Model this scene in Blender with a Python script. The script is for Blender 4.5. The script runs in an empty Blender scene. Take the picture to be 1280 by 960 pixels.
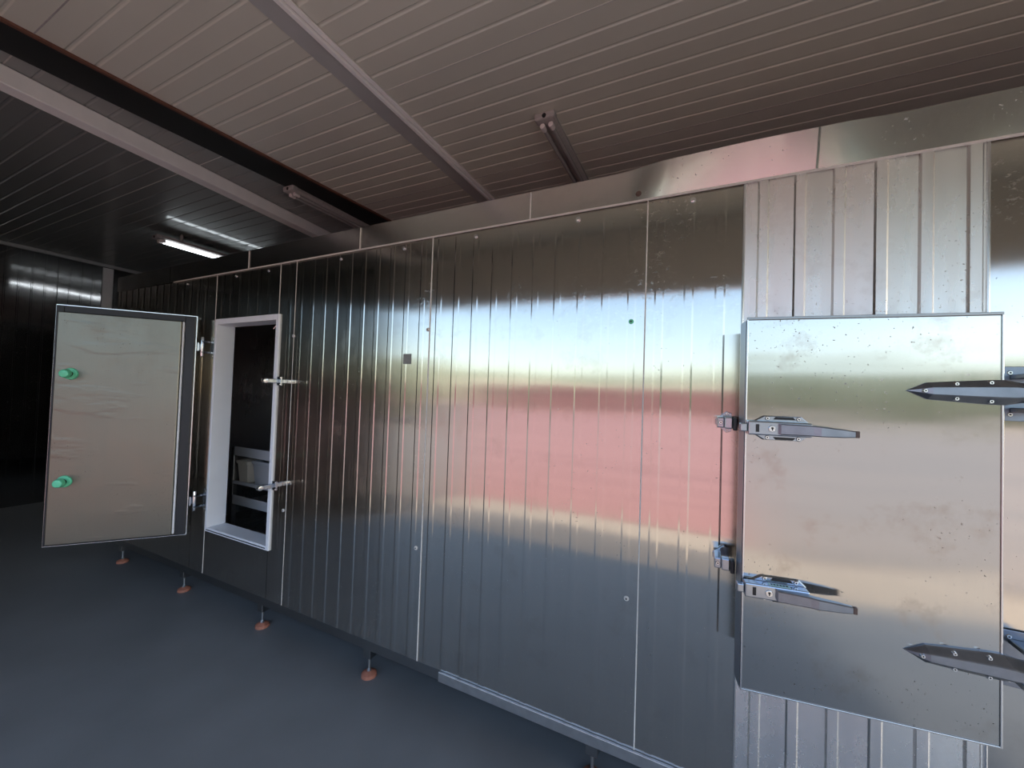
import bpy, bmesh, math, random
from mathutils import Vector, Matrix
random.seed(7)
C = bpy.context.scene.collection
S = bpy.context.scene

# ------------------------------------------------------------------ camera
F_PX, YAW, PIT, ROL = 492.365, 0.449364, 0.0232517, 0.0336189
def cam_setup():
    cy, sy, cp, sp, cr, sr = math.cos(YAW), math.sin(YAW), math.cos(PIT), math.sin(PIT), math.cos(ROL), math.sin(ROL)
    F = Vector((-sy*cp, cy*cp, sp)); r0 = Vector((cy, sy, 0)); u0 = r0.cross(F)
    r = cr*r0 + sr*u0; u = -sr*r0 + cr*u0
    cam = bpy.data.cameras.new('camera'); o = bpy.data.objects.new('camera', cam); C.objects.link(o)
    cam.sensor_width = 36; cam.lens = F_PX/1280*36; cam.clip_start = 0.02; cam.clip_end = 500
    m = Matrix((r, u, -F)).transposed().to_4x4(); m.translation = Vector((0, -1.81, 1.755))
    o.matrix_world = m
    S.camera = o
cam_setup()

# ------------------------------------------------------------------ world, sun, exposure
EXPOSURE = 0.08
SKY_STRENGTH = 0.42
SUN_ENERGY = 4.2
w = bpy.data.worlds.new('sky'); S.world = w; w.use_nodes = True
nt = w.node_tree; nt.nodes.clear()
sk = nt.nodes.new('ShaderNodeTexSky'); sk.sky_type = 'NISHITA'; sk.sun_disc = False
sk.sun_elevation = math.radians(41); sk.sun_rotation = math.radians(86)
sk.air_density = 1.0; sk.dust_density = 1.5; sk.ozone_density = 1.5
bg = nt.nodes.new('ShaderNodeBackground'); bg.inputs['Strength'].default_value = SKY_STRENGTH
wo = nt.nodes.new('ShaderNodeOutputWorld')
nt.links.new(sk.outputs[0], bg.inputs[0]); nt.links.new(bg.outputs[0], wo.inputs[0])
sl = bpy.data.lights.new('sun', 'SUN'); sl.energy = SUN_ENERGY; sl.angle = math.radians(0.6); sl.color = (1, .95, .88)
so = bpy.data.objects.new('sun', sl); C.objects.link(so)
so.rotation_euler = Vector((.75, .05, .66)).to_track_quat('Z', 'Y').to_euler(); so.location = (8, 0, 9)
vs = S.view_settings; vs.view_transform = 'Standard'; vs.look = 'None'; vs.gamma = 1; vs.use_curve_mapping = False
vs.exposure = EXPOSURE

# ------------------------------------------------------------------ materials
def mat(name, color, rough=.5, metal=0, noise=0, nscale=6, bump=0, bscale=30, spec=.5, emit=0, rvar=0, coat=0):
    m = bpy.data.materials.new(name); m.use_nodes = True
    n = m.node_tree.nodes; l = m.node_tree.links; b = n['Principled BSDF']
    b.inputs['Base Color'].default_value = (*color, 1); b.inputs['Roughness'].default_value = rough
    b.inputs['Metallic'].default_value = metal; b.inputs['Specular IOR Level'].default_value = spec
    if coat: b.inputs['Coat Weight'].default_value = coat; b.inputs['Coat Roughness'].default_value = .06
    geo = n.new('ShaderNodeNewGeometry')
    if noise or rvar:
        t = n.new('ShaderNodeTexNoise'); t.inputs['Scale'].default_value = nscale; t.inputs['Detail'].default_value = 5
        l.new(geo.outputs['Position'], t.inputs['Vector'])
        if noise:
            mx = n.new('ShaderNodeMix'); mx.data_type = 'RGBA'
            mx.inputs[6].default_value = (*[c*(1-noise) for c in color], 1); mx.inputs[7].default_value = (*[min(1, c*(1+noise)) for c in color], 1)
            l.new(t.outputs['Fac'], mx.inputs[0]); l.new(mx.outputs[2], b.inputs['Base Color'])
        if rvar:
            mr = n.new('ShaderNodeMapRange'); mr.inputs[3].default_value = rough-rvar; mr.inputs[4].default_value = rough+rvar
            l.new(t.outputs['Fac'], mr.inputs[0]); l.new(mr.outputs[0], b.inputs['Roughness'])
    if bump:
        t2 = n.new('ShaderNodeTexNoise'); t2.inputs['Scale'].default_value = bscale; t2.inputs['Detail'].default_value = 4
        l.new(geo.outputs['Position'], t2.inputs['Vector'])
        bp = n.new('ShaderNodeBump'); bp.inputs['Distance'].default_value = bump; bp.inputs['Strength'].default_value = 1
        l.new(t2.outputs['Fac'], bp.inputs['Height']); l.new(bp.outputs[0], b.inputs['Normal'])
    if emit:
        b.inputs['Emission Color'].default_value = (*color, 1); b.inputs['Emission Strength'].default_value = emit
    return m

def sheet(name, color, rough, aniso, T, wave=.002, wscale=(1, 1, 2.5), wsc=1.2, dirt=.5, dirt_rough=.3, scuff=0, dent=0, smudge=.12, grain=(200, 200, 2)):
    """brushed stainless sheet: anisotropic gloss, slightly wavy, with specks of dirt and pale scuffs"""
    m = bpy.data.materials.new(name); m.use_nodes = True
    n = m.node_tree.nodes; l = m.node_tree.links; b = n['Principled BSDF']
    b.inputs['Metallic'].default_value = 1
    geo = n.new('ShaderNodeNewGeometry'); pos = geo.outputs['Position']
    def noise(scale, sc3=(1, 1, 1), detail=2, rough_=.5):
        mp = n.new('ShaderNodeMapping'); mp.inputs['Scale'].default_value = sc3; l.new(pos, mp.inputs[0])
        t = n.new('ShaderNodeTexNoise'); t.inputs['Scale'].default_value = scale; t.inputs['Detail'].default_value = detail
        t.inputs['Roughness'].default_value = rough_
        l.new(mp.outputs[0], t.inputs['Vector']); return t.outputs['Fac']
    def rng(src, a, c, lo, hi):
        r = n.new('ShaderNodeMapRange'); r.inputs[1].default_value = a; r.inputs[2].default_value = c
        r.inputs[3].default_value = lo; r.inputs[4].default_value = hi; l.new(src, r.inputs[0]); return r.outputs[0]
    def mth(op, a, c):
        k = n.new('ShaderNodeMath'); k.operation = op
        for i, v in ((0, a), (1, c)):
            if isinstance(v, (int, float)): k.inputs[i].default_value = v
            else: l.new(v, k.inputs[i])
        return k.outputs[0]
    # dirt specks: small spots gathered in patches
    spots = rng(noise(110, detail=1), .70, .75, 0, 1)
    patch = rng(noise(3, detail=3), .45, .62, 0, 1)
    speck = mth('MULTIPLY', spots, patch)
    film = rng(noise(2.3, (1, 1, .5), 6, .65), .4, .7, 0, 1)
    streak = rng(noise(1, grain, 2), .3, .7, -.03, .03)
    mx = n.new('ShaderNodeMix'); mx.data_type = 'RGBA'
    mx.inputs[6].default_value = (*color, 1); mx.inputs[7].default_value = (color[0]*.3, color[1]*.27, color[2]*.24, 1)
    l.new(mth('MULTIPLY', speck, dirt), mx.inputs[0])
    col = mx.outputs[2]
    rg = mth('ADD', mth('ADD', rng(film, 0, 1, rough*.88, rough*1.15), mth('MULTIPLY', speck, dirt_rough)), mth('MULTIPLY', streak, rough*2))
    sm = mth('MULTIPLY', rng(noise(5, (1, 1, 1), 8, .68), .54, .66, 0, 1), smudge)
    m3 = n.new('ShaderNodeMix'); m3.data_type = 'RGBA'; m3.inputs[7].default_value = (.26, .20, .14, 1)
    l.new(sm, m3.inputs[0]); l.new(col, m3.inputs[6]); col = m3.outputs[2]
    rg = mth('ADD', rg, mth('MULTIPLY', sm, .25))
    if scuff:
        sc = mth('MULTIPLY', rng(noise(30, (1, 1, 1.6), 6, .75), .53, .62, 0, 1), rng(noise(2.2, detail=2), .46, .58, 0, 1))
        sep = n.new('ShaderNodeSeparateXYZ'); l.new(pos, sep.inputs[0])
        sc = mth('MULTIPLY', mth('MULTIPLY', sc, rng(sep.outputs[0], -1.75, -1.3, .04, 1)), rng(sep.outputs[2], 2.05, 2.3, .12, 1))
        sc = mth('MULTIPLY', sc, scuff)
        m2 = n.new('ShaderNodeMix'); m2.data_type = 'RGBA'; m2.inputs[7].default_value = (.85, .8, .74, 1)
        l.new(sc, m2.inputs[0]); l.new(col, m2.inputs[6]); col = m2.outputs[2]
        rg = mth('ADD', rg, mth('MULTIPLY', sc, .35))
    l.new(col, b.inputs['Base Color']); l.new(rg, b.inputs['Roughness'])
    b.inputs['Anisotropic'].default_value = aniso
    tv = n.new('ShaderNodeCombineXYZ')
    for i in range(3): tv.inputs[i].default_value = T[i]
    l.new(tv.outputs[0], b.inputs['Tangent'])
    bp = n.new('ShaderNodeBump'); bp.inputs['Strength'].default_value = 1; bp.inputs['Distance'].default_value = wave
    l.new(noise(wsc, wscale, 2, .45), bp.inputs['Height'])
    out = bp.outputs[0]
    if dent:
        b2 = n.new('ShaderNodeBump'); b2.inputs['Strength'].default_value = 1; b2.inputs['Distance'].default_value = dent
        ridge = rng(noise(2.2, (1, 1, 3.5), 3, .5), .56, .66, 0, 1)
        l.new(ridge, b2.inputs['Height']); l.new(out, b2.inputs['Normal']); out = b2.outputs[0]
    l.new(out, b.inputs['Normal'])
    return m

H_T = (1, 0, 0); V_T = (0, 0, 1)
M = dict(
    panel=sheet('stainless_panel', (.625, .59, .54), .135, 1.0, H_T, wave=.0009, wscale=(.7, 1, 2.6), scuff=.7),
    infill=sheet('stainless_infill', (.86, .845, .82), .27, .9, V_T, wave=.004, wscale=(3.0, 1, .35), wsc=1.3, dirt=.35, grain=(25, 25, .4)),
    fascia=sheet('stainless_fascia', (.60, .585, .56), .14, .9, V_T, wave=.003, wscale=(3.0, 1, .6), wsc=1.2, dirt=.35),
    door=sheet('stainless_door', (.50, .49, .465), .16, .92, H_T, wave=.0032, wscale=(.7, 1, 3.2), dirt=.8, smudge=.28),
    inner=sheet('stainless_door_inner', (.21, .205, .175), .42, .5, (.7, -.7, 0), wave=.0015, dirt=.4, dent=.0006),
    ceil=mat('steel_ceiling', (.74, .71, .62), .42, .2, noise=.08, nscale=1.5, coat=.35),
    ceil_shaded=mat('steel_ceiling_shaded', (.26, .26, .25), .45, .2, noise=.08, nscale=1.5, coat=.35),  # same ceiling steel, with the shade at far left put into its colour
    leftw=sheet('stainless_left_wall', (.34, .33, .33), .08, .6, (0, 0, 1), wave=.002, dirt=.3),
    dark_sheet=sheet('stainless_inside', (.40, .39, .38), .3, .6, H_T, dirt=.3),
    edge=mat('bright_folded_edge', (.72, .72, .72), .25, 1, noise=.05),
    edge_dark=mat('dark_folded_edge', (.30, .30, .30), .3, 1, noise=.05),
    rail=mat('base_angle', (.62, .62, .63), .38, 1, noise=.2, nscale=25),
    caulk=mat('white_sealant', (.62, .59, .55), .6, noise=.15, nscale=60),
    chrome=mat('chrome', (.42, .46, .52), .2, 1, rvar=.05, nscale=40),
    cast=mat('dark_plated_casting', (.26, .29, .34), .32, 1, noise=.2, nscale=30, rvar=.05),
    bolt=mat('bright_bolt', (.80, .80, .80), .22, 1),
    keyhole=mat('black_keyhole', (.01, .01, .01), .5),
    rubber=mat('black_rubber', (.012, .013, .016), .45, noise=.2),
    blackr=mat('black_roller', (.015, .015, .02), .35),
    tip=mat('brown_worn_tip', (.09, .055, .045), .5, noise=.3, nscale=80),
    green=mat('luminous_green_plastic', (.13, .62, .36), .4),
    white=mat('white_frame_paint', (.82, .83, .86), .42, noise=.05),
    beamw=mat('white_beam_paint', (.88, .84, .82), .5, noise=.08, nscale=9),
    strip=mat('galvanised_strip', (.5, .49, .48), .4, .2, noise=.1),
    black=mat('black_paint', (.008, .009, .009), .6),
    lintel=mat('lintel_sheet', (.8, .76, .68), .6, noise=.06),
    gravel=mat('grey_gravel', (.24, .225, .19), .9, noise=.2, nscale=1.5),
    rust=mat('rust_brown_paint', (.14, .055, .035), .65, noise=.4, nscale=25),
    floor=mat('dark_resin_floor', (.175, .18, .182), .40, noise=.25, nscale=2.2, bump=.0004, bscale=60, rvar=.08),
    pad=mat('rust_red_foot_pad', (.36, .14, .09), .55, noise=.25, nscale=60),
    stem=mat('galvanised_stem', (.6, .6, .6), .3, 1),
    wallp=mat('dark_grey_sheeting', (.12, .12, .12), .5, .3, noise=.1),
    fix=mat('dusty_fitting', (.40, .36, .345), .45, noise=.25, nscale=40),
    capw=mat('white_lamp_holder', (.75, .66, .64), .4),
    tube_off=mat('unlit_tube', (.36, .33, .32), .25, noise=.15, nscale=50),
    tube_on=mat('lit_tube', (.86, .95, 1.0), .3, emit=6),
    bin=mat('grey_plastic_tub', (.42, .42, .44), .45, noise=.08),
    binc=mat('cream_plastic_tub', (.60, .54, .46), .45, noise=.08),
    rackm=mat('rack_steel', (.55, .54, .52), .35, 1),
    sand=mat('sand_ground', (.58, .48, .37), .9, noise=.2, nscale=2),
    leaf=mat('tree_leaves', (.30, .33, .21), .7, noise=.4, nscale=3),
    dry=mat('dry_field', (.58, .53, .36), .9, noise=.2, nscale=.3),
    hill=mat('grey_green_hill', (.30, .32, .22), .9, noise=.2, nscale=.2),
    trunk=mat('bark', (.12, .09, .06), .9, noise=.3),
    label=mat('pale_cyan_label', (.45, .72, .74), .4),
    residue=mat('grey_glue_residue', (.22, .22, .20), .7, noise=.8, nscale=160),
    concrete=mat('rough_plaster', (.35, .33, .30), .9, noise=.15),
)
def banded(name, c, dark):
    m = mat(name, c, .85, noise=.14, nscale=.9)
    n = m.node_tree.nodes; l = m.node_tree.links; b = n['Principled BSDF']
    src = b.inputs['Base Color'].links[0].from_socket
    geo = n['Geometry']; mp = n.new('ShaderNodeMapping'); mp.inputs['Scale'].default_value = (.02, 1, 1); l.new(geo.outputs['Position'], mp.inputs[0])
    t = n.new('ShaderNodeTexNoise'); t.inputs['Scale'].default_value = 1.7; t.inputs['Detail'].default_value = 6; l.new(mp.outputs[0], t.inputs['Vector'])
    r = n.new('ShaderNodeMapRange'); r.inputs[1].default_value = .52; r.inputs[2].default_value = .58; r.inputs[3].default_value = 0; r.inputs[4].default_value = .7
    l.new(t.outputs['Fac'], r.inputs[0])
    mx = n.new('ShaderNodeMix'); mx.data_type = 'RGBA'; mx.inputs[7].default_value = (*dark, 1)
    l.new(r.outputs[0], mx.inputs[0]); l.new(src, mx.inputs[6]); l.new(mx.outputs[2], b.inputs['Base Color'])
    return m
M['red'] = banded('red_paving', (.50, .25, .22), (.26, .13, .12))
M['tan'] = banded('tan_dirt', (.40, .34, .285), (.25, .235, .22))

# ------------------------------------------------------------------ helpers
def link(name, me, m=None, parent=None):
    o = bpy.data.objects.new(name, me); C.objects.link(o)
    if m is not None:
        for k in (m if isinstance(m, (list, tuple)) else [m]): me.materials.append(k)
    if parent: o.parent = parent
    return o
def obj(name, bm, m, parent=None, smooth=False):
    bmesh.ops.recalc_face_normals(bm, faces=bm.faces)
    if smooth:
        for f in bm.faces: f.smooth = True
    me = bpy.data.meshes.new(name); bm.to_mesh(me); bm.free()
    if smooth:
        try: me.set_sharp_from_angle(angle=math.radians(35))
        except Exception: pass
    return link(name, me, m, parent)
def tag(o, label=None, cat=None, group=None, kind=None):
    if label: o['label'] = label
    if cat: o['category'] = cat
    if group: o['group'] = group
    if kind: o['kind'] = kind
    return o
def empty(name, loc=(0, 0, 0), rz=0):
    o = bpy.data.objects.new(name, None); o.location = loc; o.rotation_euler = (0, 0, rz); o.empty_display_size = .1
    C.objects.link(o); return o
def box(bm, x0, x1, y0, y1, z0, z1, bev=0, mi=0):
    t = bmesh.new()
    v = [t.verts.new((x, y, z)) for x in (x0, x1) for y in (y0, y1) for z in (z0, z1)]
    for q in ((0, 1, 3, 2), (4, 6, 7, 5), (0, 4, 5, 1), (2, 3, 7, 6), (0, 2, 6, 4), (1, 5, 7, 3)): t.faces.new([v[i] for i in q])
    bmesh.ops.recalc_face_normals(t, faces=t.faces)
    if bev: bmesh.ops.bevel(t, geom=t.edges[:], offset=bev, segments=2, affect='EDGES', profile=.5)
    merge(bm, t, mi)
def merge(bm, t, mi=0, mtx=None):
    mp = {}
    for v in t.verts: mp[v] = bm.verts.new(mtx @ v.co if mtx else v.co)
    for f in t.faces:
        nf = bm.faces.new([mp[v] for v in f.verts]); nf.material_index = mi; nf.smooth = f.smooth
    t.free()
def cyl(bm, p0, p1, r0, r1=None, seg=14, mi=0, bev=0):
    r1 = r0 if r1 is None else r1
    p0 = Vector(p0); p1 = Vector(p1); d = p1-p0; q = d.to_track_quat('Z', 'Y').to_matrix().to_4x4(); q.translation = (p0+p1)/2
    t = bmesh.new(); bmesh.ops.create_cone(t, cap_ends=True, segments=seg, radius1=r0, radius2=r1, depth=d.length)
    if bev:
        e = [e for e in t.edges if any(len(f.verts) > 4 for f in e.link_faces)]
        bmesh.ops.bevel(t, geom=e, offset=bev, segments=2, affect='EDGES', profile=.5)
    merge(bm, t, mi, q)
def prism(bm, pts, y0, y1, inset=0, mi=0):
    """outline in x,z; from y0 (back) to y1 (front); front ring optionally inset towards the centre"""
    n = len(pts); cx = sum(p[0] for p in pts)/n; cz = sum(p[1] for p in pts)/n
    def sh(p, k):
        dx, dz = p[0]-cx, p[1]-cz; L = math.hypot(dx, dz) or 1
        return (p[0]-dx/L*k, p[1]-dz/L*k)
    a = [bm.verts.new((p[0], y0, p[1])) for p in pts]
    b = [bm.verts.new((sh(p, inset)[0], y1, sh(p, inset)[1])) for p in pts]
    fs = [bm.faces.new(a), bm.faces.new(b[::-1])]
    for i in range(n): fs.append(bm.faces.new((a[i], b[i], b[(i+1) % n], a[(i+1) % n])))
    for f in fs: f.material_index = mi
def extrude_profile_z(bm, prof, z0, z1, mi=0):
    """open profile of (x,y) points extruded upward and given a back"""
    a = [bm.verts.new((x, y, z0)) for x, y in prof]; b = [bm.verts.new((x, y, z1)) for x, y in prof]
    for i in range(len(prof)-1): bm.faces.new((a[i], a[i+1], b[i+1], b[i])).material_index = mi
def screw(parent, x, y, z, r=.0055, m='bolt', h=.003, name='screw', d=(0, -1, 0)):
    bm = bmesh.new(); dv = Vector(d)
    p = Vector((x, y, z)); cyl(bm, p, p+dv*h, r, r*.75, 10)
    cyl(bm, p+dv*h, p+dv*(h+.0004), r*.36, r*.36, 6, mi=1)
    return obj(name, bm, [M[m], M['keyhole']], parent)

# ------------------------------------------------------------------ shell of the building
ZC = 3.54
def struct(name, bm, m, label, cat, parent=None):
    o = obj(name, bm, m, parent); tag(o, label, cat, kind='structure'); return o
bm = bmesh.new(); box(bm, -8.5, 4.8, -2.58, 3.4, -.2, 0)
struct('floor', bm, M['floor'], 'dark blue grey resin floor running under the raised steel chamber', 'floor')
bm = bmesh.new(); box(bm, -8.5, 4.8, 3.2, 3.3, 0, ZC)
struct('wall_rear', bm, M['wallp'], 'dark grey rear wall of the hall hidden behind the steel chamber', 'wall')
bm = bmesh.new(); box(bm, 4.6, 4.7, .1, 3.2, 0, ZC); box(bm, 4.6, 4.7, -2.5, .1, 2.9, ZC)
struct('wall_right', bm, M['wallp'], 'dark grey end wall of the hall to the right, outside the view', 'wall')
bm = bmesh.new(); box(bm, -8.4, -3.95, -2.55, -2.45, 0, ZC)
struct('wall_front', bm, M['wallp'], 'dark front wall with the wide open bay that lets daylight in', 'wall')
bm = bmesh.new(); box(bm, -3.949, 4.7, -2.55, -2.45, 2.84, ZC)
struct('wall_lintel', bm, M['lintel'], 'pale sheet lintel over the open bay, mirrored dark above the sky', 'wall')
# left wall: polished ribbed sheets
wl = tag(empty('wall_left', (-8.35, 0, 0)), 'dark polished steel end wall at far left, mirroring the lit tube', 'wall', kind='structure')
for i in range(6):
    y0 = -2.45+i*.95; bm = bmesh.new()
    prof = [(0, y0+.004)]
    for k in range(1, 8):
        yy = y0+k*.1187
        prof += [(0, yy-.010), (.003, yy-.006), (.003, yy+.006), (0, yy+.010)]
    prof += [(0, y0+.946)]
    extrude_profile_z(bm, prof, 0, ZC); obj('panel', bm, M['leftw'], wl)
bm = bmesh.new(); box(bm, 0, .02, .86, .98, 0, ZC-.06, .004); obj('cover_strip', bm, M['beamw'], wl)
bm = bmesh.new(); box(bm, 0, .03, -2.4, 3.1, ZC-.05, ZC-.004, .004); obj('corner_angle', bm, M['strip'], wl)
bm = bmesh.new(); box(bm, -.12, -.01, -2.5, 3.2, 0, ZC); obj('backing', bm, M['wallp'], wl)

# ceiling panels, grooved
ce = tag(empty('ceiling', (0, 0, ZC)), 'brownish grooved steel panel ceiling high over the chamber', 'ceiling', kind='structure')
def ceil_panel(x0, x1, m='ceil'):
    bm = bmesh.new(); W = 1.035; n = 9
    prof = [(.003, .02), (.003, .0)]
    for k in range(1, n):
        yy = k*W/n
        prof += [(yy-.011, 0), (yy-.004, .004), (yy+.004, .004), (yy+.011, 0)]
    prof += [(W-.003, 0), (W-.003, .02)]
    a = [bm.verts.new((x0, y, z)) for y, z in prof]; b = [bm.verts.new((x1, y, z)) for y, z in prof]
    for i in range(len(prof)-1): bm.faces.new((a[i], a[i+1], b[i+1], b[i]))
    bmesh.ops.recalc_face_normals(bm, faces=bm.faces)
    me = bpy.data.meshes.new('panel'); bm.to_mesh(me); bm.free(); me.materials.append(M[m])
    return me
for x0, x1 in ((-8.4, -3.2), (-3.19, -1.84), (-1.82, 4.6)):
    me = ceil_panel(x0, x1, 'ceil_shaded' if x0 < -8 else 'ceil')  # unlit left bay gets the steel with shade in its colour
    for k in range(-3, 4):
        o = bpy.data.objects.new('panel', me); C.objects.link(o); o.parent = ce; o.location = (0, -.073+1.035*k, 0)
bm = bmesh.new(); box(bm, -8.5, 4.8, -2.7, 3.4, .03, .3); obj('roof_deck', bm, M['black'], ce)
for k in (-2, -1, 0, 1, 2):
    bm = bmesh.new(); y = -.073+1.035*k; box(bm, -8.4, 4.6, y-.003, y+.003, -.0015, .004); obj('joint_bead', bm, M['caulk'] if k in (0,) else M['fix'], ce)
def beam(name, pts, z0, z1, m, label, cat='beam'):
    """pts: right edge start/end and left edge start/end in plan"""
    bm = bmesh.new(); r0, r1, l0, l1 = pts
    lo = [bm.verts.new((*p, z0)) for p in (r0, r1, l1, l0)]; hi = [bm.verts.new((*p, z1)) for p in (r0, r1, l1, l0)]
    bm.faces.new(lo); bm.faces.new(hi[::-1])
    for i in range(4): bm.faces.new((lo[i], hi[i], hi[(i+1) % 4], lo[(i+1) % 4]))
    bmesh.ops.recalc_face_normals(bm, faces=bm.faces)
    bmesh.ops.bevel(bm, geom=bm.edges[:], offset=.004, segments=1, affect='EDGES')
    o = obj(name, bm, m, None); return tag(o, label, cat)
beam('white_beam', ((-3.50, -2.4), (-4.03, 2.6), (-3.61, -2.4), (-4.14, 2.6)), 3.43, ZC-.002, M['beamw'], 'white painted box beam crossing under the dark ceiling at upper left')
bk = tag(empty('black_beam', (0, 0, ZC)), 'black recessed beam with rust brown edge beside the white beam', 'beam')
def quadbox(bm, r0, r1, l0, l1, z0, z1, mi=0):
    lo = [bm.verts.new((*p, z0)) for p in (r0, r1, l1, l0)]; hi = [bm.verts.new((*p, z1)) for p in (r0, r1, l1, l0)]
    bm.faces.new(lo); bm.faces.new(hi[::-1])
    for i in range(4): bm.faces.new((lo[i], hi[i], hi[(i+1) % 4], lo[(i+1) % 4]))
bm = bmesh.new(); quadbox(bm, (-3.28, -2.4), (-2.93, 2.6), (-3.56, -2.4), (-3.27, 2.6), -.006, .03); obj('web', bm, M['black'], bk)
bm = bmesh.new(); quadbox(bm, (-3.255, -2.4), (-2.905, 2.6), (-3.279, -2.4), (-2.929, 2.6), -.014, .0); obj('edge_angle', bm, M['rust'], bk)
cs = tag(empty('cover_strip', (0, 0, ZC)), 'galvanised channel strip covering the ceiling panel joint', 'ceiling strip')
bm = bmesh.new(); box(bm, -1.925, -1.80, -2.4, 3.1, -.012, -.003, .002); obj('flat_strip', bm, M['strip'], cs)
bm = bmesh.new(); box(bm, -1.80, -1.775, -2.4, 3.1, -.03, -.003, .003); box(bm, -1.772, -1.745, -2.4, 3.1, -.014, -.003, .003); obj('raised_lip', bm, M['beamw'], cs)

# ceiling lights
def ceiling_light(x, y0, lit, label, drop=0):
    r = tag(empty('ceiling_light', (x, y0, ZC-drop)), label, 'ceiling light', 'twin tube ceiling lights')
    L = 1.42
    if drop:
        for yy in (.25, L-.25):
            bm = bmesh.new(); box(bm, -.02, .02, yy-.01, yy+.01, -.01, drop-.002, .001); obj('bracket', bm, M['fix'], r)
    bm = bmesh.new()
    prof = [(-.055, 0), (-.06, -.03), (-.035, -.045), (0, -.048), (.035, -.045), (.06, -.03), (.055, 0)]
    a = [bm.verts.new((px, .03, pz)) for px, pz in prof]; b = [bm.verts.new((px, L-.03, pz)) for px, pz in prof]
    bm.faces.new(a); bm.faces.new(b[::-1])
    for i in range(len(prof)): bm.faces.new((a[i], a[(i+1) % 7], b[(i+1) % 7], b[i]))
    obj('housing', bm, M['fix'], r)
    for s in (0, 1):
        bm = bmesh.new(); yy = 0 if s == 0 else L-.05
        box(bm, -.068, .068, yy-.01, yy+.05, -.048, -.002, .012)
        cyl(bm, (0, yy-.012, -.03), (0, yy+.03, -.03), .014, .014, 12, mi=1)
        obj('end_cap', bm, [M['fix'], M['black']], r)
    for s in (-.028, .028):
        bm = bmesh.new(); cyl(bm, (s, .05, -.062), (s, L-.05, -.062), .0135, None, 12)
        obj('tube', bm, M['tube_on'] if lit else M['tube_off'], r, smooth=True)
        bm = bmesh.new(); cyl(bm, (s, .035, -.062), (s, .085, -.062), .0175, .0165, 14, bev=.003)
        obj('lamp_holder', bm, M['capw'], r, smooth=True)
    return r
ceiling_light(-.93, .46, False, 'unlit dusty twin tube light over the bright right half of the chamber')
ceiling_light(-3.36, .43, False, 'unlit twin tube light in shadow beside the white beam')
ceiling_light(-5.72, .44, True, 'lit twin tube light glowing in the far dark corner', .09)

# ------------------------------------------------------------------ the steel chamber
wb = tag(empty('wall_back', (0, 0, 0)), 'long stainless steel panel wall of the raised cold chamber', 'wall', kind='structure')
Z0, Z1 = .24, 2.63
def wall_panel(x0, x1, z0, z1, ribs, m='panel', rw=.013, sl=.007, h=.0012, y=0, name='panel', tilts=None):
    bm = bmesh.new(); prof = [(x0+.002, y+.03), (x0+.002, y)]
    for k, rx in enumerate(ribs):
        if x0+.03 < rx < x1-.03:
            ta, tb = (tilts[k], tilts[k+1]) if tilts else (0, 0)
            prof += [(rx-rw-sl, y+ta), (rx-rw, y-h), (rx+rw, y-h), (rx+rw+sl, y-tb)]
    prof += [(x1-.002, y), (x1-.002, y+.03)]
    extrude_profile_z(bm, prof, z0, z1)
    # back and ends close the sheet into a thin cassette
    a = len(prof)
    bm.verts.ensure_lookup_table()
    bm.faces.new([bm.verts[i] for i in range(a)]); bm.faces.new([bm.verts[i] for i in range(2*a-1, a-1, -1)])
    bm.faces.new([bm.verts[0], bm.verts[a], bm.verts[2*a-1], bm.verts[a-1]])
    return obj(name, bm, M[m], wb)
rib = lambda s: [s+.056+.1175*k for k in range(10)]
wall_panel(-5.28, -4.93, Z0, Z1, rib(-6.105))
wall_panel(-4.93, -3.755, Z0, Z1, rib(-4.93))
wall_panel(-3.755, -3.554, Z0, Z1, rib(-3.755))
for z0, z1 in ((Z0, .578), (2.272, Z1)): wall_panel(-3.554, -2.755, z0, z1, rib(-3.755), h=.001)
wall_panel(-2.755, -2.58, Z0, Z1, rib(-3.755))
wall_panel(-2.58, -1.405, Z0, Z1, rib(-2.58))
wall_panel(-1.405, -.232, Z0, Z1, rib(-1.405))
wall_panel(-.232, .14, Z0, Z1, rib(-.232), h=.0014)
wall_panel(.14, .828, Z0, Z1, [.205+.1185*k for k in range(6)], 'infill', rw=.014, sl=.006, h=.0065, y=-.004, tilts=[.0005, -.0015, .001, -.0008, .0022, .0018, .001, 0])
wall_panel(.828, 2.0, Z0, Z1, rib(.768), h=.0016)
wall_panel(2.0, 3.1, Z0, Z1, rib(2.0))
# fascia
xs = [-5.28, -4.276, -3.125, -1.969, -.797, .373, 1.545, 3.1]
for a, b in zip(xs, xs[1:]):
    bm = bmesh.new(); n = 24; st = lambda t: t*t*(3-2*t)
    rows = []
    for i in range(n+1):
        x = a+.002+(b-a-.004)*i/n
        t = st(min(1, max(0, (x+.36)/.22))); lean = math.tan(math.radians((14-7*st(min(1, max(0, (x-.42)/.25))))*t + 1.2*t*math.sin(x*9)))*.145
        rows.append([bm.verts.new(p) for p in ((x, .03, Z1+.004), (x, -.008, Z1+.004), (x, -.008-lean*.5, 2.704), (x, -.008-lean, 2.775), (x, .03, 2.775))])
    for p, q in zip(rows, rows[1:]):
        for j in range(4): bm.faces.new((p[j], q[j], q[j+1], p[j+1])).smooth = False
    bm.faces.new(rows[0]); bm.faces.new(rows[-1][::-1])
    obj('fascia_panel', bm, M['fascia'], wb, smooth=True)
def bead(x0, x1, z0, z1, m='caulk', y=-.011, wid=.004):
    bm = bmesh.new(); cyl(bm, (x0, y, z0), (x1, y, z1), wid, wid, 6); obj('sealant_bead', bm, M[m], wb)
bead(-4.2, 3.1, Z1+.001, Z1+.001, wid=.0055)
for x in (-3.125, -1.969, -.797): bead(x, x, Z1, 2.77, wid=.004)
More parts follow.
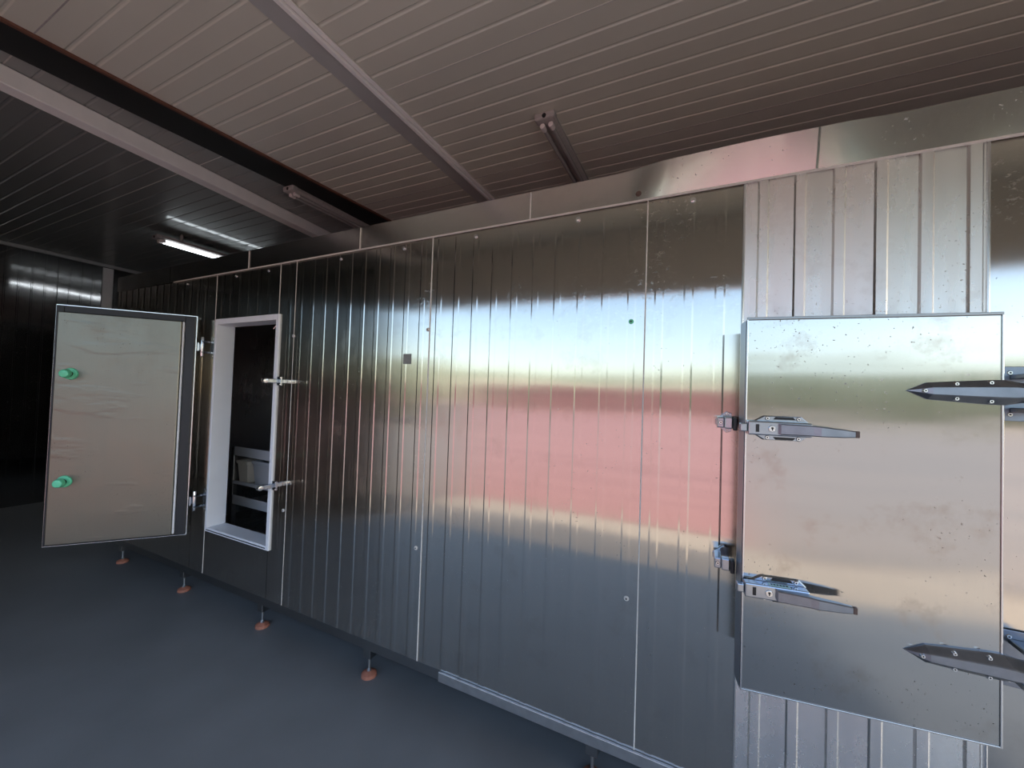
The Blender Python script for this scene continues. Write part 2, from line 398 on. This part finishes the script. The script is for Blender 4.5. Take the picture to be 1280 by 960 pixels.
bm = bmesh.new(); cyl(bm, (.373, -.010, Z1), (.373, -.044, 2.772), .004, None, 6); obj('sealant_bead', bm, M['edge_dark'], wb)
bead(-2.58, -2.58, Z0, Z1, y=-.0005, wid=.002); bead(-1.405, -1.405, Z0, Z1, y=-.001, wid=.0035)
bead(-.232, -.232, Z0, Z1, y=-.001, wid=.003); bead(.14, .14, Z0, Z1, 'edge', y=-.004, wid=.005)
bead(-3.554, -3.554, Z0, Z1, y=-.001, wid=.002); bead(-2.755, -2.755, 2.27, Z1, y=-.001, wid=.0025)
bead(.828, .828, Z0, Z1, 'edge', y=-.006, wid=.004)
bm = bmesh.new(); box(bm, .146, .164, -.009, -.003, .80, 2.03, .002); obj('door_jamb_strip', bm, M['edge'], wb)
# core of the chamber wall, end, roof and base
bm = bmesh.new()
for x0, x1, z0, z1 in ((-5.28, -3.53, Z0, 2.77), (-2.735, 3.1, Z0, 2.77), (-3.53, -2.735, Z0, .58), (-3.53, -2.735, 2.27, 2.77)):
    box(bm, x0+.001, x1-.001, .0305, .125, z0+.001, z1-.001)
obj('panel_core', bm, M['dark_sheet'], wb)
bm = bmesh.new(); box(bm, -5.28, 3.1, .02, 1.9, 2.70, 2.765); obj('chamber_roof', bm, M['dark_sheet'], wb)
bm = bmesh.new(); box(bm, -5.279, -5.18, .126, 1.9, Z0, 2.699); obj('chamber_end', bm, M['panel'], wb)
bm = bmesh.new(); box(bm, -1.25, 3.1, -.014, .012, .188, .238, .002); obj('base_rail', bm, M['rail'], wb)
bm = bmesh.new(); box(bm, -5.28, 3.1, .016, .10, .17, .236, .002); obj('base_channel', bm, M['edge_dark'], wb)
# levelling feet
for x in (-5.0, -3.90, -2.845, -1.80, -.42, .7, 1.9):
    bm = bmesh.new(); box(bm, x-.028, x+.028, .02, .085, .115, .17, .003); ft = obj('levelling_foot', bm, M['edge_dark'], wb)
    bm = bmesh.new(); cyl(bm, (x, .045, .03), (x, .045, .13), .0085, None, 10); cyl(bm, (x, .045, .028), (x, .045, .045), .015, .013, 6); obj('stem', bm, M['stem'], ft)
    bm = bmesh.new(); cyl(bm, (x, .045, 0), (x, .045, .018), .046, .044, 20); cyl(bm, (x, .045, .018), (x, .045, .032), .044, .018, 20); obj('pad', bm, M['pad'], ft)
# caps, plugs and bolts in the wall
for x, z in ((-.291, 2.093), (-1.418, 2.102), (-1.443, .859), (-.280, .871), (-2.583, 2.104), (-2.607, .886)):
    bm = bmesh.new(); cyl(bm, (x, 0, z), (x, -.006, z), .012, .009, 14, bev=.001)
    cyl(bm, (x, -.006, z), (x, -.0065, z), .004, .004, 8, mi=1); obj('screw_cap', bm, [M['caulk'] if x < -1 or z < 1 else M['green'], M['keyhole']], wb)
for x in (-4.0, -3.3, -2.9, -2.15, -1.62, -1.12, -.55, -.05):
    bm = bmesh.new(); cyl(bm, (x, 0, 2.598), (x, -.004, 2.598), .013, .012, 14); cyl(bm, (x, -.004, 2.598), (x, -.010, 2.598), .007, .007, 6); obj('bolt_head', bm, M['bolt'], wb)
bm = bmesh.new(); cyl(bm, (.322, -.002, 2.60), (.322, -.009, 2.60), .016, .013, 18, bev=.002); obj('rubber_plug', bm, M['tip'], wb)
bm = bmesh.new(); cyl(bm, (-.272, -.006, 2.665), (-.272, -.013, 2.665), .015, .012, 18, bev=.002); obj('rubber_plug', bm, M['tip'], wb)
bm = bmesh.new(); box(bm, -1.59, -1.53, -.0013, 0, 1.905, 1.965); obj('glue_patch', bm, M['residue'], wb)
# loop of wire on top of the fascia
cu = bmesh.new()
pts = [Vector((.085+.05*math.cos(a), .02, 2.775+.035*math.sin(a))) for a in [math.pi*k/10 for k in range(11)]]
for a, b in zip(pts, pts[1:]): cyl(cu, a, b, .003, None, 6)
tag(obj('wire_loop', cu, M['rust']), 'thin rust brown wire loop standing on the top edge of the fascia', 'wire')

# ------------------------------------------------------------------ opening with white frame
fr = tag(empty('trim_1', (0, 0, 0)), 'white painted frame lining the open hatch at left', 'door frame', kind='structure')
X0, X1, ZZ0, ZZ1 = -3.53, -2.735, .582, 2.268
bm = bmesh.new(); box(bm, X0, X0+.022, -.012, .128, ZZ0, ZZ1, .003); obj('jamb', bm, M['white'], fr)
bm = bmesh.new(); box(bm, X1-.032, X1, -.012, .128, ZZ0, ZZ1, .003); obj('jamb', bm, M['white'], fr)
bm = bmesh.new(); box(bm, X0+.022, X1-.032, -.012, .128, ZZ1-.042, ZZ1, .003); obj('head', bm, M['white'], fr)
bm = bmesh.new(); box(bm, X0+.022, X1-.032, -.012, .128, ZZ0, ZZ0+.03, .003); obj('sill', bm, M['white'], fr)
bm = bmesh.new(); box(bm, X0+.022, X1-.032, -.017, -.013, ZZ0+.012, ZZ0+.018, .001); obj('gasket', bm, M['rubber'], fr)
bm = bmesh.new(); cyl(bm, (-2.80, .02, 2.225), (-2.80, .02, 2.20), .005, .004, 8); cyl(bm, (-2.80, .02, 2.20), (-2.825, .01, 2.165), .004, .003, 8)
obj('head_pin', bm, M['bolt'], fr)

# chamber interior
def inner(name, x0, x1, y0, y1, z0, z1, label, cat, ribbed=False):
    bm = bmesh.new(); box(bm, x0, x1, y0, y1, z0, z1); return struct(name, bm, M['dark_sheet'], label, cat)
inner('floor_inner', -4.75, -1.9, .127, 1.72, .24, .29, 'dark steel floor inside the open hatch', 'floor')
inner('wall_inner_left', -4.80, -4.75, .127, 1.76, .24, 2.69, 'dark steel side wall inside the open hatch, left side', 'wall')
inner('wall_inner_right', -1.9, -1.85, .127, 1.76, .24, 2.69, 'dark steel side wall inside the open hatch, right side', 'wall')
wi = tag(empty('wall_inner_back', (0, 1.72, 0)), 'dark ribbed steel back wall seen through the open hatch', 'wall', kind='structure')
for i in range(3):
    x0 = -4.75+.95*i; bm = bmesh.new(); prof = [(x0+.002, .03), (x0+.002, 0)]
    for k in range(1, 9):
        rx = x0+k*.1055; prof += [(rx-.018, 0), (rx-.012, -.005), (rx+.012, -.005), (rx+.018, 0)]
    prof += [(x0+.948, 0), (x0+.948, .03)]; extrude_profile_z(bm, prof, .24, 2.69); obj('panel', bm, M['dark_sheet'], wi)
# shelving rack
rk = tag(empty('shelf_rack', (-3.65, .7, .29)), 'stainless shelf rack standing inside the open hatch', 'rack')
for dx in (-.36, .42):
    for dy in (-.24, .24):
        bm = bmesh.new(); box(bm, dx-.02, dx+.02, dy-.02, dy+.02, 0, .86, .003); obj('post', bm, M['rackm'], rk)
for z in (.10, .345, .535, .80):
    bm = bmesh.new(); box(bm, -.338, .398, -.25, .25, z-.012, z, .002); sh = obj('shelf', bm, M['dark_sheet'], rk)
    if z not in (.10,):
        bm = bmesh.new(); hh = .085 if z in (.345, .80) else .03
        box(bm, -.338, .398, -.262, -.251, z-.012, z-.012+hh, .002); obj('shelf_rail', bm, M['bin'], sh)
def tub(x0, x1, y0, y1, z0, z1, m, label, name='tub'):
    bm = bmesh.new(); t = .018
    o = [(x0+t, y0+t), (x1-t, y0+t), (x1-t, y1-t), (x0+t, y1-t)]; r = [(x0, y0), (x1, y0), (x1, y1), (x0, y1)]
    k = .006; ri = [(x0+k, y0+k), (x1-k, y0+k), (x1-k, y1-k), (x0+k, y1-k)]; oi = [(x0+t+k, y0+t+k), (x1-t-k, y0+t+k), (x1-t-k, y1-t-k), (x0+t+k, y1-t-k)]
    A = [bm.verts.new((*p, z0)) for p in o]; B = [bm.verts.new((*p, z1)) for p in r]; D = [bm.verts.new((*p, z1)) for p in ri]; E_ = [bm.verts.new((*p, z0+k)) for p in oi]
    bm.faces.new(A[::-1]); bm.faces.new(E_)
    for i in range(4):
        j = (i+1) % 4
        bm.faces.new((A[i], A[j], B[j], B[i])); bm.faces.new((B[i], B[j], D[j], D[i])); bm.faces.new((D[i], D[j], E_[j], E_[i]))
    root = empty(name, ((x0+x1)/2, (y0+y1)/2, z0)); mv = Matrix.Translation((-(x0+x1)/2, -(y0+y1)/2, -z0)); bm.transform(mv)
    obj('body', bm, m, root)
    bm = bmesh.new(); xx, yy, h = (x1-x0)/2, (y1-y0)/2, z1-z0
    box(bm, -xx-.006, xx+.006, -yy-.008, -yy, h-.025, h+.002, .003); box(bm, -xx-.006, xx+.006, yy, yy+.008, h-.025, h+.002, .003)
    box(bm, -xx-.008, -xx, -yy, yy, h-.025, h+.002, .003); box(bm, xx, xx+.008, -yy, yy, h-.025, h+.002, .003)
    obj('rim', bm, m, root); return tag(root, label, 'tub', 'plastic tubs on the rack')
tub(-3.968, -3.81, .46, .85, .827, 1.03, M['binc'], 'small cream plastic tub at the left end of the rack shelf')
tub(-3.745, -3.30, .47, .88, .827, 1.045, M['bin'], 'grey plastic tub on the rack shelf behind the hatch keeper')
bm = bmesh.new(); cyl(bm, (0, 0, 0), (0, 0, .06), .062, .066, 20); cyl(bm, (0, 0, .06), (0, 0, .085), .066, .03, 20)
o = obj('pot', bm, M['bin'], None, smooth=True); o.location = (-3.50, .58, 1.091); tag(o, 'small rounded grey pot on the top shelf of the rack', 'pot')

# ------------------------------------------------------------------ keepers for the open hatch (reach out of the wall)
def chrome_keeper(z):
    bm = bmesh.new(); box(bm, -2.752, -2.690, -.006, 0, z-.032, z+.032, .002); k = obj('door_keeper', bm, M['chrome'], wb)
    bm = bmesh.new(); box(bm, -2.745, -2.715, -.085, -.006, z-.015, z+.015, .004); obj('keeper_arm', bm, M['chrome'], k)
    bm = bmesh.new(); cyl(bm, (-2.742, -.098, z), (-2.71, -.098, z), .017, None, 14, bev=.002); obj('keeper_roller', bm, M['bolt'], k, smooth=True)
    for dz in (-.024, .024): screw(k, -2.70, -.006, z+dz, .005)
chrome_keeper(1.785); chrome_keeper(1.043)

# ------------------------------------------------------------------ open hatch door (left)
d1 = tag(empty('door_1', (-3.60, -.10, .567), math.atan2(-.75487, -.65587)), 'steel hatch door swung open at left with two green release knobs inside', 'door', kind='structure')
LW, LH = .812, 1.712
bm = bmesh.new(); box(bm, 0, LW, -.085, 0, 0, LH, .004); obj('leaf', bm, M['door'], d1)
bm = bmesh.new()
for a in ((0, .007, 0, LH), (LW-.007, LW, 0, LH), (.007, LW-.007, 0, .007), (.007, LW-.007, LH-.007, LH)): box(bm, a[0], a[1], .0005, .006, a[2], a[3], .001)
obj('edge_trim', bm, M['edge'], d1)
bm = bmesh.new()
for a in ((.008, .072, .008, LH-.008), (LW-.05, LW-.008, .008, LH-.008), (.072, LW-.05, .008, .022), (.072, LW-.05, LH-.055, LH-.008)): box(bm, a[0], a[1], .0005, .022, a[2], a[3], .004)
obj('rubber_gasket', bm, M['rubber'], d1)
bm = bmesh.new(); box(bm, .085, LW-.03, .0005, .05, .022, LH-.056, .006); obj('inner_plug', bm, M['inner'], d1)
bm = bmesh.new(); box(bm, .072, .0845, .0005, .034, .024, LH-.058, .003); obj('plug_lip', bm, M['white'], d1)
for z in (1.787-.567, 1.030-.567):
    u = .695
    bm = bmesh.new(); cyl(bm, (u, .05, z), (u, .06, z), .043, .038, 22, bev=.002); kb = obj('release_knob', bm, M['green'], d1, smooth=True)
    bm = bmesh.new(); cyl(bm, (u, .06, z), (u, .10, z), .017, .015, 14); obj('stem', bm, M['rubber'], kb, smooth=True)
    bm = bmesh.new(); cyl(bm, (u, .098, z), (u, .135, z), .033, .026, 20, bev=.008); obj('knob_head', bm, M['green'], kb, smooth=True)
for zc in (2.04, .82):
    z = zc-.567
    bm = bmesh.new(); box(bm, -.012, .0, -.075, -.010, z-.035, z+.035, .003); box(bm, -.030, -.010, -.055, -.030, z-.028, z+.028, .004)
    h = obj('hinge_bracket', bm, M['chrome'], d1)
    bm = bmesh.new(); box(bm, .0, .18, -.1, -.0855, z-.03, z+.03, .004); obj('hinge_strap', bm, M['chrome'], h)
    # wall side of the hinge
    bm = bmesh.new(); box(bm, -3.592, -3.542, -.007, -.001, zc-.085, zc+.085, .002); hw = obj('hinge_plate', bm, M['chrome'], wb)
    bm = bmesh.new()
    for dz in (-.042, .042): box(bm, -3.60, -3.562, -.075, -.007, zc+dz-.007, zc+dz+.007, .002)
    obj('hinge_arm', bm, M['chrome'], hw)
    bm = bmesh.new(); cyl(bm, (-3.585, -.068, zc-.075), (-3.585, -.068, zc+.078), .011, None, 14, bev=.002); obj('hinge_pin', bm, M['bolt'], hw, smooth=True)
    for dz in (-.07, .07): screw(hw, -3.553, -.007, zc+dz, .006)
for z in (1.787-.567, 1.045-.567):   # latch cases on the outer face, turned away from the view
    bm = bmesh.new(); box(bm, LW-.20, LW-.01, -.13, -.0855, z-.025, z+.025, .006); obj('latch', bm, M['chrome'], d1)

# ------------------------------------------------------------------ nearly closed hatch door (right)
ANG = math.radians(8.33)
d2 = tag(empty('door_2', (.818, -.100, .757), ANG), 'large stainless hatch door at right standing slightly ajar', 'door', kind='structure')
W2, H2 = .686, 1.286
bm = bmesh.new(); box(bm, -W2, 0, 0, .075, 0, H2, .003); obj('leaf', bm, M['door'], d2)
bm = bmesh.new(); box(bm, -W2-.002, -W2-.0005, .004, .074, .003, H2-.003); obj('side_trim', bm, M['cast'], d2)
bm = bmesh.new()
for a in ((-W2, -W2+.005, 0, H2), (-.005, 0, 0, H2), (-W2+.005, -.005, 0, .005)): box(bm, a[0], a[1], -.0035, -.0005, a[2], a[3], .001)
obj('edge_trim', bm, M['edge'], d2)
bm = bmesh.new(); box(bm, -W2, 0, -.003, .004, H2-.001, H2+.008, .001); obj('top_trim', bm, M['edge_dark'], d2)
bm = bmesh.new(); box(bm, -W2+.03, -.03, .0755, .098, .006, H2-.008, .004); obj('rubber_gasket', bm, M['rubber'], d2)
U = lambda u: u-W2
def latch(zc, label=False):
    z = zc-.757
    bm = bmesh.new()
    pl = [(.012, z-.022), (.030, z-.026), (.055, z-.042), (.168, z-.042), (.190, z-.022), (.190, z+.022), (.168, z+.042), (.055, z+.042), (.030, z+.026), (.012, z+.022)]
    prism(bm, [(U(a), b) for a, b in pl], -.0005, -.010, .004); lt = obj('latch', bm, M['chrome'], d2)
    bm = bmesh.new()
    for s in (-1, 1):
        prism(bm, [(U(.083), z+s*.030), (U(.150), z+s*.030), (U(.142), z+s*.039), (U(.090), z+s*.039)][::s], -.010, -.0125, .001)
    obj('recess', bm, M['keyhole'], lt)
    bm = bmesh.new(); box(bm, U(.0), U(.186), -.046, -.010, z-.0235, z+.0235, .004); obj('case', bm, M['chrome'], lt)
    bm = bmesh.new(); box(bm, U(.022), U(.032), -.0475, -.0455, z-.013, z+.013); obj('slot', bm, M['keyhole'], lt)
    bm = bmesh.new(); cyl(bm, (U(.070), -.046, z), (U(.070), -.050, z), .0115, .0105, 18, bev=.001); lc = obj('lock_cylinder', bm, M['bolt'], lt)
    bm = bmesh.new(); cyl(bm, (U(.070), -.050, z+.002), (U(.070), -.0507, z+.002), .0038, None, 8); box(bm, U(.0685), U(.0715), -.0507, -.050, z-.006, z+.002); obj('keyhole', bm, M['keyhole'], lt)
    # handle: tapering bar with a worn rubber tip
    bm = bmesh.new()
    sec = [(.092, .018, -.046, -.062, 0), (.18, .017, -.046, -.070, 0), (.20, .0165, -.050, -.074, -.001), (.26, .0135, -.052, -.070, -.003), (.292, .0105, -.054, -.067, -.004)]
    rings = []
    for u, hw, ya, yb, dz in sec:
        c = .003
        ring = [(U(u), ya, z+dz-hw), (U(u), yb+c, z+dz-hw), (U(u), yb, z+dz-hw+c), (U(u), yb, z+dz+hw-c), (U(u), yb+c, z+dz+hw), (U(u), ya, z+dz+hw)]
        rings.append([bm.verts.new(p) for p in ring])
    bm.faces.new(rings[0]); bm.faces.new(rings[-1][::-1])
    for a, b in zip(rings, rings[1:]):
        for i in range(6): bm.faces.new((a[i], a[(i+1) % 6], b[(i+1) % 6], b[i]))
    obj('handle', bm, M['cast'], lt)
    bm = bmesh.new(); box(bm, U(.2925), U(.304), -.067, -.054, z-.0145, z+.0065, .002); obj('handle_tip', bm, M['tip'], lt)
    bm = bmesh.new(); box(bm, U(-.022), U(-.0005), -.038, -.014, z-.014, z+.014, .003); obj('bolt_tongue', bm, M['chrome'], lt)
    for u, dz in ((.066, -.033), (.066, .033), (.158, -.033), (.158, .033)): screw(lt, U(u), -.010, z+dz, .0075, 'bolt')
    if label:
        bm = bmesh.new(); box(bm, U(.072), U(.135), -.040, -.018, z+.0236, z+.0245)
        for k in range(6): box(bm, U(.078+.009*k), U(.084+.009*k), -.034, -.024, z+.0245, z+.0249, mi=1)
        obj('label', bm, [M['label'], M['chrome']], lt)
latch(1.665); latch(1.118, True)
def strap_hinge(zc, zp):
    z = zc-.757; bm = bmesh.new()
    # half outline (distance from tip, half width, ridge height)
    sec = [(.452, .001, .003, .001), (.475, .012, .018, .005), (.503, .0265, .030, .008), (.56, .031, .034, .010), (.655, .0375, .040, .011), (.686, .038, .044, .012), (.72, .030, .050, .013), (.76, .028, .052, .013)]
    rings = []
    for u, hw, h, f in sec:
        rw = hw*.38
        ring = [(-hw, 0), (-hw, -f*.6), (-hw*.9, -f), (-rw*1.25, -h*.92), (-rw, -h), (rw, -h), (rw*1.25, -h*.92), (hw*.9, -f), (hw, -f*.6), (hw, 0)]
        rings.append([bm.verts.new((U(u), yy-.0005, z+dz)) for dz, yy in ring])
    n = 10
    bm.faces.new(rings[0]); bm.faces.new(rings[-1][::-1])
    for a, b in zip(rings, rings[1:]):
        for i in range(n): bm.faces.new((a[i], a[(i+1) % n], b[(i+1) % n], b[i]))
    st = obj('strap_hinge', bm, M['cast'], d2)
    for u, dz in ((.486, 0), (.563, -.0225), (.563, .0225), (.643, -.028), (.643, .028)):
        screw(st, U(u), -.018 if dz else -.021, z+dz, .0068, 'bolt', h=.008)
    bm = bmesh.new(); cyl(bm, (U(.745), -.018, z-.05), (U(.745), -.018, z+.05), .016, None, 16, bev=.003); obj('hinge_pin', bm, M['bolt'], st, smooth=True)
    # plate on the wall
    bm = bmesh.new(); box(bm, .862, 1.0, -.010, -.0062, zp-.086, zp+.086, .0015); hp = obj('hinge_plate', bm, M['cast'], wb)
    for dx in (.013, .052, .11):
        for dz in (-.066, .066): screw(hp, .862+dx, -.010, zp+dz, .0075, 'bolt')
    bm = bmesh.new()
    for dz in (-.052, .052): box(bm, .875, .93, -.125, -.010, zp+dz-.008, zp+dz+.008, .003)
    obj('hinge_arm', bm, M['cast'], hp)
strap_hinge(1.806, 1.806); strap_hinge(.995, .985)
# keepers on the wall beside the door
def wall_keeper(zc):
    bm = bmesh.new(); prism(bm, [(.052, zc-.010), (.092, zc-.043), (.110, zc-.036), (.110, zc+.036), (.092, zc+.043), (.052, zc+.010)], -.0045, -.012, .002)
    k = obj('latch_keeper', bm, M['chrome'], wb)
    bm = bmesh.new(); box(bm, .056, .080, -.10, -.012, zc-.018, zc+.022, .004); box(bm, .0805, .108, -.104, -.075, zc-.020, zc+.024, .004); obj('keeper_hook', bm, M['chrome'], k)
    bm = bmesh.new(); box(bm, .109, .124, -.108, -.070, zc-.026, zc+.022, .004); obj('striker_block', bm, M['blackr'], k)
    for x, z in ((.094, zc+.034), (.094, zc-.034)): screw(k, x, -.012, z, .0065)
    screw(k, .068, -.10, zc+.002, .008)
wall_keeper(1.668); wall_keeper(1.135)

# ------------------------------------------------------------------ outdoors, seen only mirrored in the steel
bm = bmesh.new(); box(bm, -90, 90, -160, -2.60, -.3, -.03); struct('ground', bm, M['sand'], 'pale sandy yard outside the open bay, mirrored in the steel', 'ground')
bm = bmesh.new()
v = [bm.verts.new(p) for p in ((-3.7, -4.05, -.02), (1.7, -4.05, -.02), (12, -42, -.02), (-27, -42, -.02))]; bm.faces.new(v[::-1])
struct('paving', bm, M['red'], 'red paved yard mirrored as a pink band in the steel wall', 'paving')
bm = bmesh.new()
v = [bm.verts.new(p) for p in ((1.9, -3.7, -.015), (70, -3.7, -.015), (70, -42, -.015), (12.5, -42, -.015))]; bm.faces.new(v[::-1])
struct('dirt_yard', bm, M['tan'], 'tan dirt yard beside the red paving, mirrored in the hatch door', 'ground')
bm = bmesh.new(); box(bm, -28, 10, -43.2, -43, -.03, 2.7)
tag(obj('boundary_wall', bm, M['red']), 'low red boundary wall mirrored at the top of the pink band', 'wall')
bm = bmesh.new(); box(bm, -90, 90, -75, -74, -.03, 4.9)
bmesh.ops.subdivide_edges(bm, edges=[e for e in bm.edges if abs((e.verts[0].co-e.verts[1].co).x) > 50], cuts=60, use_grid_fill=True)
for vv in bm.verts:
    if vv.co.z > 1: vv.co.z += 0.6*math.sin(vv.co.x*.09)+random.uniform(-.2, .2); vv.co.y -= 14
tag(obj('field_bank', bm, M['dry']), 'pale dry grass bank mirrored as a yellow line in the steel', 'bank')
bm = bmesh.new()
v = [bm.verts.new(p) for p in ((-60, -2.7, -.015), (-3.8, -2.7, -.015), (-3.8, -4.05, -.015), (-27.2, -42, -.015), (-60, -42, -.015))]; bm.faces.new(v)
struct('gravel_yard', bm, M['gravel'], 'dull grey gravel left of the red paving, mirrored beside the open hatch', 'ground')
bm = bmesh.new(); random.seed(5)
for k in range(40):
    t = bmesh.new(); bmesh.ops.create_icosphere(t, subdivisions=2, radius=random.uniform(.9, 1.6))
    off = Vector((-13.2-k*.7, -15.5+random.uniform(-1, 1), random.uniform(.8, 2.6)))
    for vv in t.verts: vv.co = vv.co*random.uniform(.85, 1.15)+off
    merge(bm, t)
tag(obj('shrub_row', bm, M['leaf']), 'grey green shrub row mirrored dimly in the panels by the open hatch', 'shrubs')
bm = bmesh.new(); random.seed(3)
for k in range(60):
    t = bmesh.new(); bmesh.ops.create_icosphere(t, subdivisions=2, radius=random.uniform(2.6, 4.4))
    off = Vector((13+k*1.25, -60+random.uniform(-2, 2), random.uniform(2, 4.2)))
    for vv in t.verts: vv.co = vv.co*random.uniform(.85, 1.15)+off
    merge(bm, t)
tag(obj('hedge', bm, M['leaf']), 'long green hedge row mirrored near the top of the hatch door', 'hedge')
for i in range(14):
    x = -75+i*13+random.uniform(-.5, .5); y = -108+random.uniform(-2, 2); hgt = random.uniform(7.5, 10.5)
    r = tag(empty('tree', (x, y, 0)), 'green tree beyond the yard, only mirrored in the steel', 'tree', 'trees beyond the yard')
    bm = bmesh.new(); cyl(bm, (0, 0, -.03), (0, 0, hgt*.5), .35, .2, 8); obj('trunk', bm, M['trunk'], r)
    bm = bmesh.new()
    for k in range(7):
        t = bmesh.new(); bmesh.ops.create_icosphere(t, subdivisions=2, radius=random.uniform(2, 3.2))
        off = Vector((random.uniform(-3, 3), random.uniform(-2, 2), hgt*.62+random.uniform(-1.6, 1.2)))
        for vv in t.verts: vv.co = vv.co*random.uniform(.85, 1.12)+off
        merge(bm, t)
    obj('crown', bm, M['leaf'], r)
